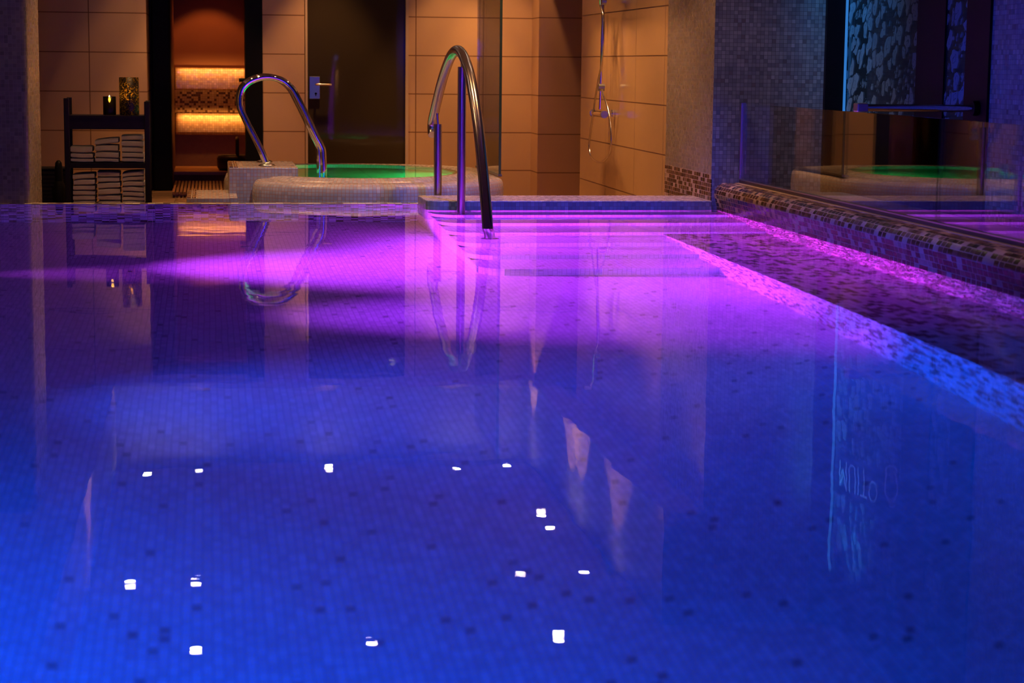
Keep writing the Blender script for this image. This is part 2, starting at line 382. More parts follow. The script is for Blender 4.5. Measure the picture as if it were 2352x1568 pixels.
# raised kerb at the head of the steps, rounded at its left end
def rrect(x0, x1, y0, y1, r, n=6):
    """outline with the front-left corner rounded, counter-clockwise from above"""
    pts = [(x1, y0), (x1, y1), (x0, y1), (x0, y0+r)]
    for k in range(1, n+1):
        a = PI + (PI/2)*k/n; pts.append((x0+r+r*math.cos(a), y0+r+r*math.sin(a)))
    return pts
def slab(mb, poly, z0, z1):
    L = [0]
    for i in range(len(poly)):
        a, c = poly[i], poly[(i+1) % len(poly)]; L.append(L[-1]+math.hypot(c[0]-a[0], c[1]-a[1]))
    mb.face([(x, y, z1) for x, y in poly]); mb.face([(x, y, z0) for x, y in poly][::-1])
    for i in range(len(poly)):
        a, c = poly[i], poly[(i+1) % len(poly)]
        mb.face([(*a, z0), (*c, z0), (*c, z1), (*a, z1)], uv=[(L[i], z0), (L[i+1], z0), (L[i+1], z1), (L[i], z1)])
    return mb
k = slab(MB(), rrect(1.40, 3.303, 12.86, 13.40, .10), PD, .062)
struct(k.build('trim_pool_kerb', M['mos_beige'], bevel=.006), 'beige mosaic kerb at the head of the pool steps')
NOSE = [12.60, 12.16, 11.70, 11.24, 10.78, 10.32]
steps = MB()
for i, y in enumerate(NOSE):
    d = -.13 - .192*i
    slab(steps, rrect(1.42, PX1, y, 12.86 if i == 0 else NOSE[i-1], .16), PD, d)
struct(steps.build('floor_pool_steps', M['mos_pool']), 'six pale mosaic steps leading down into the pool')
sd = MB()
for i, y in enumerate(NOSE): sd.box(1.411, 1.4195, y+.165, (12.86 if i == 0 else NOSE[i-1]) + .165, PD, -.13-.192*i-.004)
struct(sd.build('trim_steps_side', M['mos_speck']), 'speckled mosaic side of the pool steps')
# bench along the right-hand wall
bn = MB().box(2.70, PX1, PY0, 12.1, PD, -.62)
bn.uv[1] = [(v_, u_) for u_, v_ in bn.uv[1]]      # slips run along the bench
struct(bn.build('floor_pool_bench', M['mos_bench']), 'submerged dappled mosaic bench along the right wall')
# right-hand wall with rounded coping
prof = [(PX1, PD), (PX1, .02)]
for q in range(0, 9):
    a = PI - (PI/2)*q/8; prof.append((PX1-.02+.075+.075*math.cos(a), .103+.075*math.sin(a)))
prof += [(3.62, .178)]
L = [0]
for i in range(1, len(prof)): L.append(L[-1] + math.hypot(prof[i][0]-prof[i-1][0], prof[i][1]-prof[i-1][1]))
cop = MB(); ya, yb = PY0-.2, 12.9
cop.grid([[(x, ya, z) for x, z in prof], [(x, yb, z) for x, z in prof]], us=[ya, yb, yb], vs=[l + .01 for l in L] + [0], flip=True)
cop.face([(x, yb, z) for x, z in prof] + [(3.62, yb, PD)]); cop.face(([(x, ya, z) for x, z in prof] + [(3.62, ya, PD)])[::-1])
cop.face([(3.62, ya, PD), (3.62, yb, PD), (3.62, yb, .178), (3.62, ya, .178)])
struct(cop.build('trim_pool_coping', M['mos_dark']), 'rounded brown slip mosaic coping on the right')
wallbox('floor_walkway', M['floor'], 3.62, 4.2, -1.6, 12.9, -.3, .12)

# water of the pool
w = MB(); NX, NY = 8, 16
w.face([(PX0, PY0, 0), (PX1, PY0, 0), (PX1, PY1, 0), (PX0, PY1, 0)])
wo = w.build('pool_water', M['water']); tag(wo, 'calm purple and blue lit water filling the pool', 'water', kind='stuff')

# ------------------------------------------------------------------ glazing on the right (plane x = 4.2) and its black frame
W = bpy.data.objects.new('window_1', None); col.objects.link(W); W['kind'] = 'structure'; W['label'] = 'glazed front etched with leaves in a black frame'
f = MB()
f.box(4.055, 4.215, 12.86, 13.0, .12, CZ); f.box(4.19, 4.3, 11.06, 11.52, .12, CZ); f.box(4.185, 4.3, 10.38, 10.72, .12, CZ)
f.box(4.19, 4.3, 10.72, 12.86, 2.45, CZ); f.box(4.19, 4.3, 10.72, 12.86, .12, .66)
f.build('frame', M['black'], W)
g1 = MB().box(4.2, 4.209, 11.52, 12.86, .2, 2.45); g1.build('pane', M['etched'], W)
MB().box(4.2, 4.209, 10.72, 11.06, .66, 2.45).build('pane', M['etched'], W)
MB().box(4.18, 4.192, 12.84, 12.86, .66, 2.45).build('light_strip', M['led_cyan'], W)
wallbox('wall_outside_window', M['black'], 4.9, 5.0, 8, 14.2, -.2, CZ)
# lettering: the name on the glass is meant for the far side, so it reads reversed from the pool
cu = bpy.data.curves.new('lettering', 'FONT'); cu.body = 'OTIUM'; cu.size = .26; cu.extrude = .0008; cu.align_x = 'CENTER'; cu.space_character = 1.05; cu.offset = -.002
to = bpy.data.objects.new('lettering_source', cu); col.objects.link(to)
bpy.context.view_layer.update()
me = bpy.data.meshes.new_from_object(to.evaluated_get(bpy.context.evaluated_depsgraph_get())); bpy.data.objects.remove(to); me.name = 'lettering'
# text x runs toward +y (away), text y up: from the pool side (looking to +x, +y at the left) the word is mirrored
me.transform(Matrix(((0, 0, -1, 4.194), (.95, 0, 0, 12.33), (0, 1, 0, 1.66), (0, 0, 0, 1)))); me.materials.clear(); me.materials.append(M['text'])
lo = bpy.data.objects.new('lettering', me); col.objects.link(lo); lo.parent = W; lo['label'] = 'name OTIUM etched so that it reads from outside'
em = MB(); n = 40; R1, R2 = .13, .105
em.grid([[(4.196, 11.70+r*math.cos(2*PI*k/n), 1.64+r*math.sin(2*PI*k/n)) for k in range(n)] for r in (R1, R2)], closed_v=True)
em.build('ring_emblem', M['text'], W)

# ------------------------------------------------------------------ glass balustrade on the coping
T = thing('glass_balustrade', 'low glass balustrade standing on the brown coping along the right edge of the pool', 'balustrade', (3.505, 8, .178))
MB().box(3.490, 3.523, 1.0, 12.88, .178, .199).build('channel', plain('dark_bronze_channel', (.05, .032, .028), .4), T)
MB().box(3.487, 3.499, 1.0, 12.88, .199, .207).build('bright_lip', M['alu'], T, bevel=.002)
MB().box(3.462, 3.490, 1.0, 12.88, .178, .1805).build('sealant_line', plain('pale_sealant', (.55, .42, .32), .5), T)
MB().box(3.499, 3.513, 9.27, 12.872, .2, .705).build('pane', M['pane'], T)
MB().box(3.499, 3.513, 5.5, 9.245, .2, .705).build('pane', M['pane'], T)
MB().box(3.499, 3.513, 1.2, 5.475, .2, .705).build('pane', M['pane'], T)
MB().box(3.49, 3.522, 12.874, 12.898, .178, .712).build('end_profile', M['alu'], T, bevel=.003)
T = thing('stabilising_bar', 'dark steel bar spanning from the top of the glass balustrade to the black window frame', 'bar', (3.9, 10.5, .70))
MB().tube([(3.54, 10.5, .73), (4.15, 10.5, .73)], .02, 16).build('tube', M['chrome'], T)
MB().box(3.485, 3.545, 10.46, 10.54, .7065, .755).build('glass_clamp', M['steel_dk'], T, bevel=.006)
MB().cyl((4.15, 10.5, .73), .04, .033, axis=0).build('wall_flange', M['black'], T)

# ------------------------------------------------------------------ steam-room door
D = bpy.data.objects.new('door_1', None); col.objects.link(D); D['kind'] = 'structure'; D['label'] = 'dark tinted glass door in the beige tile wall'
f = MB(); f.box(.913, .934, BY-.012, BY+.06, FZ, 2.08); f.box(1.857, 1.884, BY-.012, BY+.06, FZ, 2.08); f.box(.913, 1.884, BY-.012, BY+.06, 2.06, 2.1)
f.build('frame', plain('beige_door_lining', (.56, .42, .30), .4), D)
MB().box(.936, 1.856, BY+.012, BY+.022, FZ+.01, 2.06).build('leaf', M['dark_glass'], D)
hp = MB().box(.950, 1.048, BY-.012, BY+.010, .606, .815).build('handle_plate', M['steel_dk'], D, bevel=.004)
hl = MB().tube(spline([(1.010, BY-.01, .741), (1.010, BY-.055, .741), (1.03, BY-.066, .741), (1.10, BY-.066, .741), (1.155, BY-.064, .740)], 6), .010, 12); hl.build('lever', M['brass'], hp)
kh = MB().cyl((1.010, BY-.0135, .655), .011, .002, 16, 1); kh.box(1.006, 1.014, BY-.0135, BY-.0115, .632, .655); kh.build('keyhole', M['black'], hp)
wallbox('wall_behind_door', M['black'], .8, 2.0, BY+1.2, BY+1.3, FZ, 2.1)

# ------------------------------------------------------------------ sauna seen through the black-framed opening
D = bpy.data.objects.new('door_2', None); col.objects.link(D); D['kind'] = 'structure'; D['label'] = 'open black doorway of the sauna'
MB().box(-.530, -.345, 19.75, 19.95, FZ, 2.05).build('post', M['black'], D, bevel=.02, seg=3)
MB().box(.355, .514, BY-.01, 19.4, FZ, 2.05).build('post', M['black'], D, bevel=.004)
MB().box(-.552, .516, BY+.5, BY+.62, 1.98, 2.05).build('lintel', M['black'], D)
hs = MB().tube([(.36, BY+.03, .775), (.31, BY+.03, .775), (.295, BY+.03, .772)], .017, 12).build('handle', M['black'], D)
wallbox('wall_sauna_back', M['plaster'], -.9, .9, 21.75, 21.9, FZ, 2.2)
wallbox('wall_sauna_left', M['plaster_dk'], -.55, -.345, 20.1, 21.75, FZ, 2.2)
wallbox('wall_sauna_right', M['plaster'], .47, .6, 20.26, 21.75, FZ, 2.2)
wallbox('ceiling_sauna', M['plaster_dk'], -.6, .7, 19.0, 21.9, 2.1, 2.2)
T = thing('mosaic_panel', 'glowing gold and brown mosaic backrest inside the sauna', 'panel', (.05, 21.6, -.16))
MB().box(-.343, .468, 21.62, 21.748, .64, .88).build('upper_band', M['mos_gold'], T, bevel=.02, seg=3)
MB().box(-.343, .468, 21.60, 21.748, .40, .64).build('middle_band', M['mos_goldmix'], T)
MB().box(-.343, .468, 21.55, 21.748, .17, .40).build('lower_band', M['mos_gold'], T, bevel=.03, seg=3)
MB().box(-.343, .468, 21.62, 21.748, -.17, .17).build('base_panel', plain('brown_base_panel', (.22, .12, .07), .5, vary=.15), T)
T = thing('sauna_bench', 'pale slab bench with dark front inside the sauna', 'bench', (.05, 20.9, FZ))
MB().box(-.343, .468, 20.55, 21.615, -.20, -.165).build('seat_slab', M['bench'], T, bevel=.004)
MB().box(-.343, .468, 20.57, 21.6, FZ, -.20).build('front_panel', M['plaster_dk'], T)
T = thing('sauna_bucket', 'dark round bucket with an upright handle standing on the sauna bench', 'bucket', (.27, 20.82, -.165))
MB().lathe((.27, 20.82, -.165), [(0, .004), (.155, .004), (.175, .03), (.178, .12), (.165, .155), (.15, .15), (.145, .05), (0, .045)]).build('body', M['darkwood'], T)
MB().tube(spline([(.30, 20.68, -.06), (.30, 20.68, .10), (.30, 20.70, .155), (.30, 20.76, .165), (.30, 20.80, .15), (.30, 20.82, .0)], 5), .018, 10).build('handle', M['darkwood'], T)
T = thing('duckboard', 'slatted wooden duckboard on the floor in front of the sauna bench', 'mat', (.05, 19.6, FZ))
x = -.33; i = 0
sl = MB()
while x < .33:
    sl.box(x, x+.022, 18.7, 20.5, FZ+.03, FZ+.055); x += .034
sl.build('slats', M['slat'], T)
for y in (18.9, 19.6, 20.3): MB().box(-.33, .35, y, y+.05, FZ, FZ+.03).build('cross_rail', M['slat'], T)

# ------------------------------------------------------------------ hot tub
T = thing('hot_tub', 'round hot tub clad in pale mosaic with green lit water', 'hot tub', (1.13, 15, FZ))
def ellipse_pt(a, A, B, cx=1.13, cy=15.0):
    return Vector((cx + A*math.cos(a), cy + B*math.sin(a)))
path = []
for q_, n_ in (((.40, 14.62), (-1, 0)), ((.385, 14.42), (-.97, -.25))): path.append((Vector(q_), Vector(n_).normalized()))
a0 = math.radians(222); a1 = math.radians(360)
N = 40
for i in range(N+1): 
    a = a0 + (a1-a0)*i/N; path.append((ellipse_pt(a, 1.0, 1.15), Vector((math.cos(a)/1.0, math.sin(a)/1.15)).normalized()))
for i in range(1, 7): path.append((Vector((2.13, 15 + .95*i/6)), Vector((1, 0))))
for i in range(1, 15):
    a = (PI*.5)*i/14; path.append((Vector((1.33 + .8*math.cos(a), 15.95 + .75*math.sin(a))), Vector((math.cos(a), math.sin(a)))))
path.append((Vector((.5, 16.7)), Vector((0, 1))))
rp = [(-.17, FZ), (-.17, .066), (-.164, .085), (-.148, .100), (-.118, .110), (-.03, .112), (.03, .108), (.055, .095), (.07, .07), (.075, .02), (.075, FZ)]   # offset outward, z
rows = []; us = [0]
for i, (p, nrm) in enumerate(path):
    if i: us.append(us[-1] + (p - path[i-1][0]).length)
    rows.append([(p.x + nrm.x*o, p.y + nrm.y*o, z) for o, z in rp])
vs = [0]
for i in range(1, len(rp)): vs.append(vs[-1] + math.hypot(rp[i][0]-rp[i-1][0], rp[i][1]-rp[i-1][1]))
ring = MB().grid(rows, us=us, vs=vs, flip=True); ring.face(rows[0]); ring.face(rows[-1][::-1])
ring.build('outer_ring', M['mos_ring'], T)
# inner rim: closed ellipse with rounded crest; basin below
EC = (1.10, 15.30); EA, EB = .78, .98; n = 64
rimp = [(.20, -.12), (.20, .06), (.185, .10), (.14, .124), (.08, .13), (.03, .127), (0, .118), (-.01, .08), (-.02, -.55)]
rows = []; us = [0]
for i in range(n):
    a = 2*PI*i/n; e = Vector((EC[0]+EA*math.cos(a), EC[1]+EB*math.sin(a))); nr = Vector((math.cos(a)/EA, math.sin(a)/EB)).normalized()
    rows.append([(e.x+nr.x*o, e.y+nr.y*o, z) for o, z in rimp]); us.append(us[-1] + 2*PI*.87/n)
vs = [0]
for i in range(1, len(rimp)): vs.append(vs[-1] + math.hypot(rimp[i][0]-rimp[i-1][0], rimp[i][1]-rimp[i-1][1]))
MB().grid(rows, closed_u=True, us=us, vs=vs, flip=True).build('inner_rim', M['mos_ring'], T)
MB().face([(EC[0]+(EA+.05)*math.cos(2*PI*k/n), EC[1]+(EB+.05)*math.sin(2*PI*k/n), -.55) for k in range(n)])
bf = MB(); bf.face([(EC[0]+(EA+.05)*math.cos(2*PI*k/n), EC[1]+(EB+.05)*math.sin(2*PI*k/n), -.55) for k in range(n)]); bf.build('basin_floor', M['mos_pool'], T)
gin, gout = [], []
for p, nrm in path:
    q = p - nrm*.10; a = math.atan2((q.y-EC[1])/EB, (q.x-EC[0])/EA)
    e = Vector((EC[0]+EA*math.cos(a), EC[1]+EB*math.sin(a))); nr = Vector((math.cos(a)/EA, math.sin(a)/EB)).normalized()
    gout.append((q.x, q.y, -.10)); gin.append((e.x+nr.x*.1, e.y+nr.y*.1, -.10))
MB().grid([gout, gin]).build('gutter_floor', M['black'], T)
# entry block and step with dark nosing stripes
MB().box(.147, .645, 14.5, 15.45, FZ, .19).build('entry_block', M['mos_ring'], T, bevel=.008)
st = MB(); st.box(.152, .178, 14.503, 15.44, .189, .1925); st.box(.186, .212, 14.503, 15.44, .189, .1925); st.build('block_stripes', M['brown_strip'], T)
MB().box(-.150, .147, 13.98, 14.9, FZ, .004).build('entry_step', M['mos_ring'], T, bevel=.006)
MB().box(.147, .20, 13.98, 14.5, FZ, .004).build('entry_step', M['mos_ring'], T)
st = MB(); st.box(-.146, -.120, 13.985, 14.89, .003, .0065); st.box(-.112, -.086, 13.985, 14.89, .003, .0065); st.build('step_stripes', M['brown_strip'], T)
wt = MB(); wt.face([(EC[0]+(EA+.025)*math.cos(2*PI*k/n), EC[1]+(EB+.025)*math.sin(2*PI*k/n), .1255) for k in range(n)]); wt.build('water', M['spa_water'], T)
# chrome grab rails of the tub
k_ = 14.72/14
rail_pts = [(.405, .2275), (.402, .245), (.378, .31), (.337, .396), (.266, .535), (.230, .621), (.223, .686), (.241, .755), (.292, .806), (.37, .836), (.445, .839), (.52, .815), (.586, .758), (.639, .663), (.693, .553), (.753, .425), (.783, .368), (.797, .31), (.801, .10), (.801, -.1)]
def grab(name, Y, label):
    pts = [(x*k_, Y, .94 + (z-.94)*k_) for x, z in rail_pts]
    t = thing(name, label, 'handrail', (pts[0][0], Y, .19), 'grab rails of the hot tub')
    MB().tube(spline(pts, 7), .0235, 20).build('tube', M['chrome'], t)
    c = (pts[0][0], Y, .19)
    MB().lathe(c, [(.062, .001), (.062, .006), (.05, .014), (.03, .018), (.024, .03)], 28).build('flange', M['chrome'], t)
grab('grab_rail', 14.72, 'front one of the two curved chrome grab rails on the hot tub block')
grab('grab_rail', 15.27, 'rear curved chrome grab rail of the hot tub, mostly hidden behind the front one')
# glass screen on the ring
T = thing('glass_screen', 'tall clear glass screen standing on the right side of the hot tub ring', 'screen', (2.165, 15.5, .10))
MB().box(2.158, 2.170, 14.82, 16.1, .12, 2.04).build('pane', M['pane'], T)
MB().box(2.1545, 2.1735, 14.815, 14.8195, .11, 2.04).build('edge_strip', M['pane_edge'], T)
MB().box(2.150, 2.178, 14.80, 16.1, .1135, .128).build('floor_channel', M['steel_dk'], T)

# ------------------------------------------------------------------ pool handrail: arching tube on two posts
RX = 1.6
T = thing('pool_handrail', 'arching brushed steel handrail at the left side of the pool steps, coloured by the lights', 'handrail', (RX, 12.75, -.13))
arch = [(14.30, .438), (14.345, .475), (14.32, .54), (14.068, .672), (13.833, .790), (13.58, .893), (13.312, .978), (13.146, 1.012), (12.96, 1.030), (12.76, 1.022), (12.53, .975), (12.295, .885), (12.041, .727), (11.812, .525), (11.627, .303), (11.504, .132), (11.423, .0), (11.36, -.2), (11.32, -.50)]
def rmap(y, z):
    f_ = 1 - .038*max(0, (y-12.76)/(14.30-12.76))
    return (RX*f_, y*f_, .94 + (z-.94)*f_)
MB().tube(spline([rmap(y, z) for y, z in arch], 7), .033, 22).build('tube', M['steel'], T)
for px, y, z0, z1, zt in ((1.552, 13.56, FZ, .537, .61), (RX+.012, 12.75, -.13, .925, 1.0)):
    pm = MB().tube([(px, y, z0), (px, y, z1)], .0275, 22).build('post', M['steel'], T)
    MB().tube([(px, y, z1), (px-.006, y, zt)], .008, 10).build('stem', M['steel'], pm)
MB().cyl((RX+.012, 12.75, -.129), .055, .012).build('base_flange', M['steel'], T)
MB().cyl((RX, 11.32, -.513), .055, .012).build('base_flange', M['steel'], T)

# ------------------------------------------------------------------ shower on the side wall
T = thing('shower_set', 'chrome rail shower with looping hose on the beige shower wall', 'shower', (3.24, 16.28, .55))
MB().tube([(3.215, 16.30, .585), (3.215, 16.24, 1.62)], .011, 12).build('rail', M['chrome'], T)
sh = MB(); sh.cyl((3.192, 16.272, .765), .03, .05, 20, 0); sh.build('slider', M['steel_dk'], T)
sb = MB(); sb.cyl((3.19, 16.245, 1.465), .03, .05, 20, 0); sb.build('upper_holder', M['steel_dk'], T)
hd = MB().tube([(3.19, 16.22, 1.44), (3.16, 16.14, 1.66), (3.13, 16.10, 1.72)], .013, 12); hd.lathe((3.12, 16.07, 1.72), [(0, -.02), (.045, -.02), (.05, 0), (.02, .02), (0, .022)], 20); hd.build('hand_shower', M['chrome'], T)
vb = MB().tube([(3.2, 16.08, .548), (3.2, 16.50, .548)], .026, 18).build('valve_body', M['chrome'], T)
MB().cyl((3.2, 16.03, .548), .03, .05, 20, 1).build('thermostat_knob', M['steel_dk'], vb)
MB().cyl((3.2, 16.5, .548), .03, .05, 20, 1).build('flow_knob', M['steel_dk'], vb)
for y in (16.15, 16.36):
    fl = MB().tube([(3.215, y, .548), (3.306, y, .553)], .012, 12); fl.cyl((3.286, y, .553), .032, .02, 20, 0); fl.build('wall_flange', M['chrome'], T)
MB().tube([(3.215, 16.28, 1.55), (3.306, 16.28, 1.55)], .01, 10).build('rail_bracket', M['chrome'], T)
hose = [(3.19, 16.23, 1.43), (3.19, 16.10, 1.34), (3.185, 16.06, 1.15), (3.185, 16.12, .95), (3.18, 16.22, .82), (3.18, 16.356, .641), (3.18, 16.46, .48), (3.18, 16.55, .34), (3.18, 16.56, .25), (3.18, 16.45, .18), (3.18, 16.147, .155), (3.18, 15.82, .20), (3.18, 15.65, .30), (3.18, 15.66, .45), (3.18, 15.79, .60), (3.18, 15.98, .70), (3.19, 16.12, .745)]
MB().tube(spline(hose, 7), .0085, 10).build('hose', M['steel'], T)

# ------------------------------------------------------------------ towel rack with towels and candles
T = thing('towel_rack', 'black wooden towel rack standing against the back wall behind the pool', 'rack', (-.71, 14.75, FZ))
X0, X1, Y0, Y1 = -1.012, -.412, 14.58, 14.94
for x, y in ((X0, Y0), (X1-.036, Y0), (X0, Y1-.036), (X1-.036, Y1-.036)):
    MB().box(x, x+.036, y, y+.036, FZ, .675 if x == X0 else .655).build('post', M['blackwood'], T, bevel=.004)
MB().box(X0+.036, X1-.036, Y0+.004, Y1-.004, .535, .553).build('top_shelf', M['blackwood'], T)
MB().box(X0+.036, X1-.036, Y0+.006, Y0+.022, .455, .535).build('apron', M['blackwood'], T)
MB().box(X0+.036, X1-.036, Y0+.004, Y1-.004, .178, .215).build('shelf', M['blackwood'], T)
MB().box(X0+.036, X1-.036, Y0+.004, Y1-.004, -.115, -.085).build('shelf', M['blackwood'], T)

def towel_mesh(wd, dp, h, tilt, ph, seed):
    """folded towel: rounded double layer; ph = the sag shared by its stack. Returns mesh and its lower and upper profile along the width"""
    r = random.Random(seed); mb = MB(); n = 24; m = 13; rows = []; lo, hi = [], []
    yo = r.uniform(-.006, .006); p3 = r.uniform(0, 6.3); cl = r.uniform(.05, .3); cr_ = r.uniform(.05, .3)
    for j in range(m):
        u = j/(m-1); x = (u-.5)*wd
        e = 1 - cl*max(0, 1-u/.12)**2 - cr_*max(0, 1-(1-u)/.12)**2
        sag = .0022*math.sin(3.6*u+ph[0]) + .0006*math.sin(9*u+ph[1]) + tilt*x
        row = []
        for k in range(n):
            a = 2*PI*k/n; ca, sa = math.cos(a), math.sin(a)
            y = math.copysign(abs(ca)**.35, ca)*dp/2*(.985+.015*e) + yo + .004*math.sin(6*u+p3)
            z = math.copysign(abs(sa)**.6, sa)*h/2*e
            if ca < -.6 and abs(sa) < .35: y += .010*(1-abs(sa)/.35)       # crease between the folded layers
            row.append((x, y, z + h/2 + sag))
        lo.append(min(p[2] for p in row)); hi.append(max(p[2] for p in row)); rows.append(row)
    mb.grid(rows, closed_v=True); mb.face(rows[0]); mb.face(rows[-1][::-1]); return mb, lo, hi
STACKS = [  # shelf, stack, x centre, width, shelf top, heights from the bottom, slope of each
    ('upper', 'left', -.893, .160, .2155, [.030, .036, .048], [0, 0, .03]),
    ('upper', 'middle', -.716, .166, .2155, [.030, .046, .046, .040], [0, 0, .03, .13]),
    ('upper', 'right', -.535, .156, .2155, [.034, .036, .040, .044, .038], [0, .0, 0, 0, .05]),
    ('lower', 'left', -.882, .156, -.0845, [.024, .036, .034, .036, .042, .040], [0, -.03, -.05, -.03, .0, .03]),
    ('lower', 'middle', -.706, .160, -.0845, [.024, .038, .044, .042, .036, .040], [0, -.05, 0, .02, -.02, -.04]),
    ('lower', 'right', -.534, .158, -.0845, [.024, .030, .034, .036, .036, .030, .036], [0, 0, -.03, -.03, .03, .09, .12]),
]
ORD = ['bottom', 'second from the bottom', 'third from the bottom', 'fourth from the bottom', 'fifth from the bottom', 'sixth from the bottom', 'topmost']
for shelf, stk, xc, wd, z0, hs, tl in STACKS:
    ph = (rnd.uniform(0, 6), rnd.uniform(0, 6)); prev = [z0]*13
    for i, h in enumerate(hs):
        mb, lo, hi = towel_mesh(wd*rnd.uniform(.95, 1.0), .30, h, tl[i], ph, rnd.random())
        z = max(p - l for p, l in zip(prev, lo)) + .0003; prev = [z + q for q in hi]
        o = mb.build('folded_towel', M['towel']); o.location = (xc + rnd.uniform(-.003, .003), 14.757, z)
        od = 'topmost' if i == len(hs)-1 else ORD[i]
        tag(o, f'white folded towel, {od} in the {stk} stack on the {shelf} rack shelf', 'towel', f'towels in the {stk} stack on the {shelf} shelf')

def lantern(x, y, w, h, hz, matl, label):
    t = thing('candle_lantern', label, 'lantern', (x, y, .5545), 'candle lanterns on the towel rack')
    r = w/2
    g = MB()
    g.lathe((x, y, .5545), [(r*.96, 0), (r, .004), (r, h), (r-.004, h), (r-.005, .006), (0, .006)], 28); g.build('glass', matl, t)
    MB().cyl((x, y, .560), r*.62, hz-.03, 20).build('candle', M['wick'], t)
    MB().lathe((x, y, .553+hz), [(0, -.022), (.007, -.012), (.009, 0), (.006, .014), (0, .03)], 12).build('flame', M['flame'], t)
lantern(-.697, 14.72, .092, .132, .112, M['smoked'], 'short black glass candle lantern with a lit flame near its rim')
lantern(-.557, 14.72, .140, .270, .150, M['lantern'], 'tall black crackled glass candle lantern glowing gold at its middle')

T = thing('waste_box', 'low black slatted box on the floor beside the towel rack', 'box', (-1.16, 15.4, FZ))
bx = MB(); bx.box(-1.27, -1.045, 15.35, 15.6, FZ, .125)
bx.build('body', M['blackwood'], T)
sl = MB()
for i in range(14): sl.box(-1.272, -1.043, 15.342, 15.35, FZ+.01+i*.03, FZ+.034+i*.03)
sl.build('slats', M['blackwood'], T); MB().box(-1.275, -1.04, 15.34, 15.605, .125, .138).build('lid', M['blackwood'], T, bevel=.003)
T = thing('brush_holder', 'slim black holder with a rounded top standing in front of the slatted box', 'holder', (-1.10, 15.2, FZ))
MB().lathe((-1.10, 15.2, FZ), [(0, 0), (.05, 0), (.052, .3), (.03, .36)], 20).build('body', M['black'], T)
MB().lathe((-1.10, 15.2, FZ), [(.03, .36), (.028, .46), (.024, .495), (.012, .512), (0, .515)], 20).build('cap', M['black'], T)

# ------------------------------------------------------------------ recessed ceiling lights
ROWS = [('back', 18.40, (-.585, -.108, 1.095, 2.296, 2.78)), ('middle', 16.35, (2.77,)), ('third', 14.41, (-.595, -.12, 2.292, 2.77)), ('front', 12.77, (-.117, 1.04, 2.296))]
SP = []
for rname, y, xs in ROWS:
    for i, x in enumerate(xs): SP.append((rname, x, y, i, len(xs)))
SP.append(('middle', 2.775, 15.95, 1, 2))
ordw = ['first', 'second', 'third', 'fourth', 'fifth']
def spot(name, loc, power, color, size, blend=.35, radius=.03, target=None):
    l = bpy.data.lights.new(name, 'SPOT'); l.energy = power; l.color = color; l.spot_size = math.radians(size); l.spot_blend = blend; l.shadow_soft_size = radius
    o = bpy.data.objects.new(name, l); o.location = loc; col.objects.link(o)
    if target is not None: o.rotation_euler = (Vector(target)-Vector(loc)).to_track_quat('-Z', 'Y').to_euler()
    return o
def area(name, loc, target, power, color, sx, sy, spread=180):
    l = bpy.data.lights.new(name, 'AREA'); l.energy = power; l.color = color; l.shape = 'RECTANGLE'; l.size = sx; l.size_y = sy; l.spread = math.radians(spread)
    o = bpy.data.objects.new(name, l); o.location = loc; o.rotation_euler = (Vector(target)-Vector(loc)).to_track_quat('-Z', 'Y').to_euler(); col.objects.link(o); return o
WARM = (1, .47, .16)
for rname, x, y, i, nn in SP:
    lab = {'back': f'mirrored ceiling downlight, {ordw[i]} from the left of the row by the back wall',
           'middle': f'{"farther" if i == 0 else "nearer"} of the paired mirrored downlights by the right ceiling margin',
           'third': f'mirrored ceiling downlight, {ordw[i]} from the left of the third row from the back',
           'front': f'mirrored ceiling downlight, {ordw[i]} from the left of the nearest row'}[rname]
    t = thing('ceiling_downlight', lab, 'downlight', (x, y, CZ), 'recessed downlights in the ceiling tray')
    MB().lathe((x, y, CZ), [(.055, 0), (.055, -.004), (.043, -.006), (.040, 0)], 24).build('trim_ring', M['steel'], t)
    MB().cyl((x, y, CZ-.004), .040, .003, 24).build('lens', M['spot_on'], t)
    P = {'back': (58, 170, 215, 200, 200)[i], 'middle': 190, 'third': 105, 'front': (32, 70, 95)[min(i, 2)]}[rname]
    spot('downlight_beam', (x, y, CZ-.012), P, WARM, {'back': 56, 'middle': 72, 'third': 84, 'front': 100}[rname], .5, .03, (x, y, 0))

# ------------------------------------------------------------------ light
MAG = (.46, .035, 1.0); BLU = (0.0, .07, 1.0)
# underwater lamps and added fill in the left wall (purple, toward the steps) and the near wall (blue)
VIO = (.34, .03, 1.0)
spot('purple_lamp_and_fill', (PX0+.05, 10.8, -.25), 7600, MAG, 52, 1.0, .03, (3.0, 10.8, -.85))
spot('purple_lamp_and_fill', (PX0+.05, 10.5, -.9), 230, MAG, 34, 1.0, .03, (1.0, 10.6, -1.36))
spot('purple_lamp_and_fill', (PX0+.05, 9.0, -.12), 5000, VIO, 30, 1.0, .03, (3.1, 10.0, -.45))  # added fill across the bench top
spot('violet_floor_fill', (PX0+.05, 8.9, -.3), 5200, VIO, 38, 1.0, .03, (3.1, 9.0, -.85))  # added fill that carries the purple nearer along the floor
spot('steps_fill', (PX0+.05, 8.0, -.10), 5500, MAG, 34, 1.0, .03, (2.4, 12.5, -.30))  # added fill for the step risers
spot('steps_fill', (1.2, PY0+.05, -.25), 30000, MAG, 14, 1.0, .03, (2.1, 13.4, .55))  # added fill from the near wall for risers and far wall
spot('steps_fill', (PX0+.05, 12.2, -.06), 9000, MAG, 40, 1.0, .03, (2.9, 11.8, -.50))  # added fill for the treads, which get no light from above
spot('blue_lamp_and_fill', (PX0+.05, 7.2, -.25), 900, BLU, 60, 1.0, .03, (2.4, 6.8, -.80))  # added fill that extends the blue over the middle floor
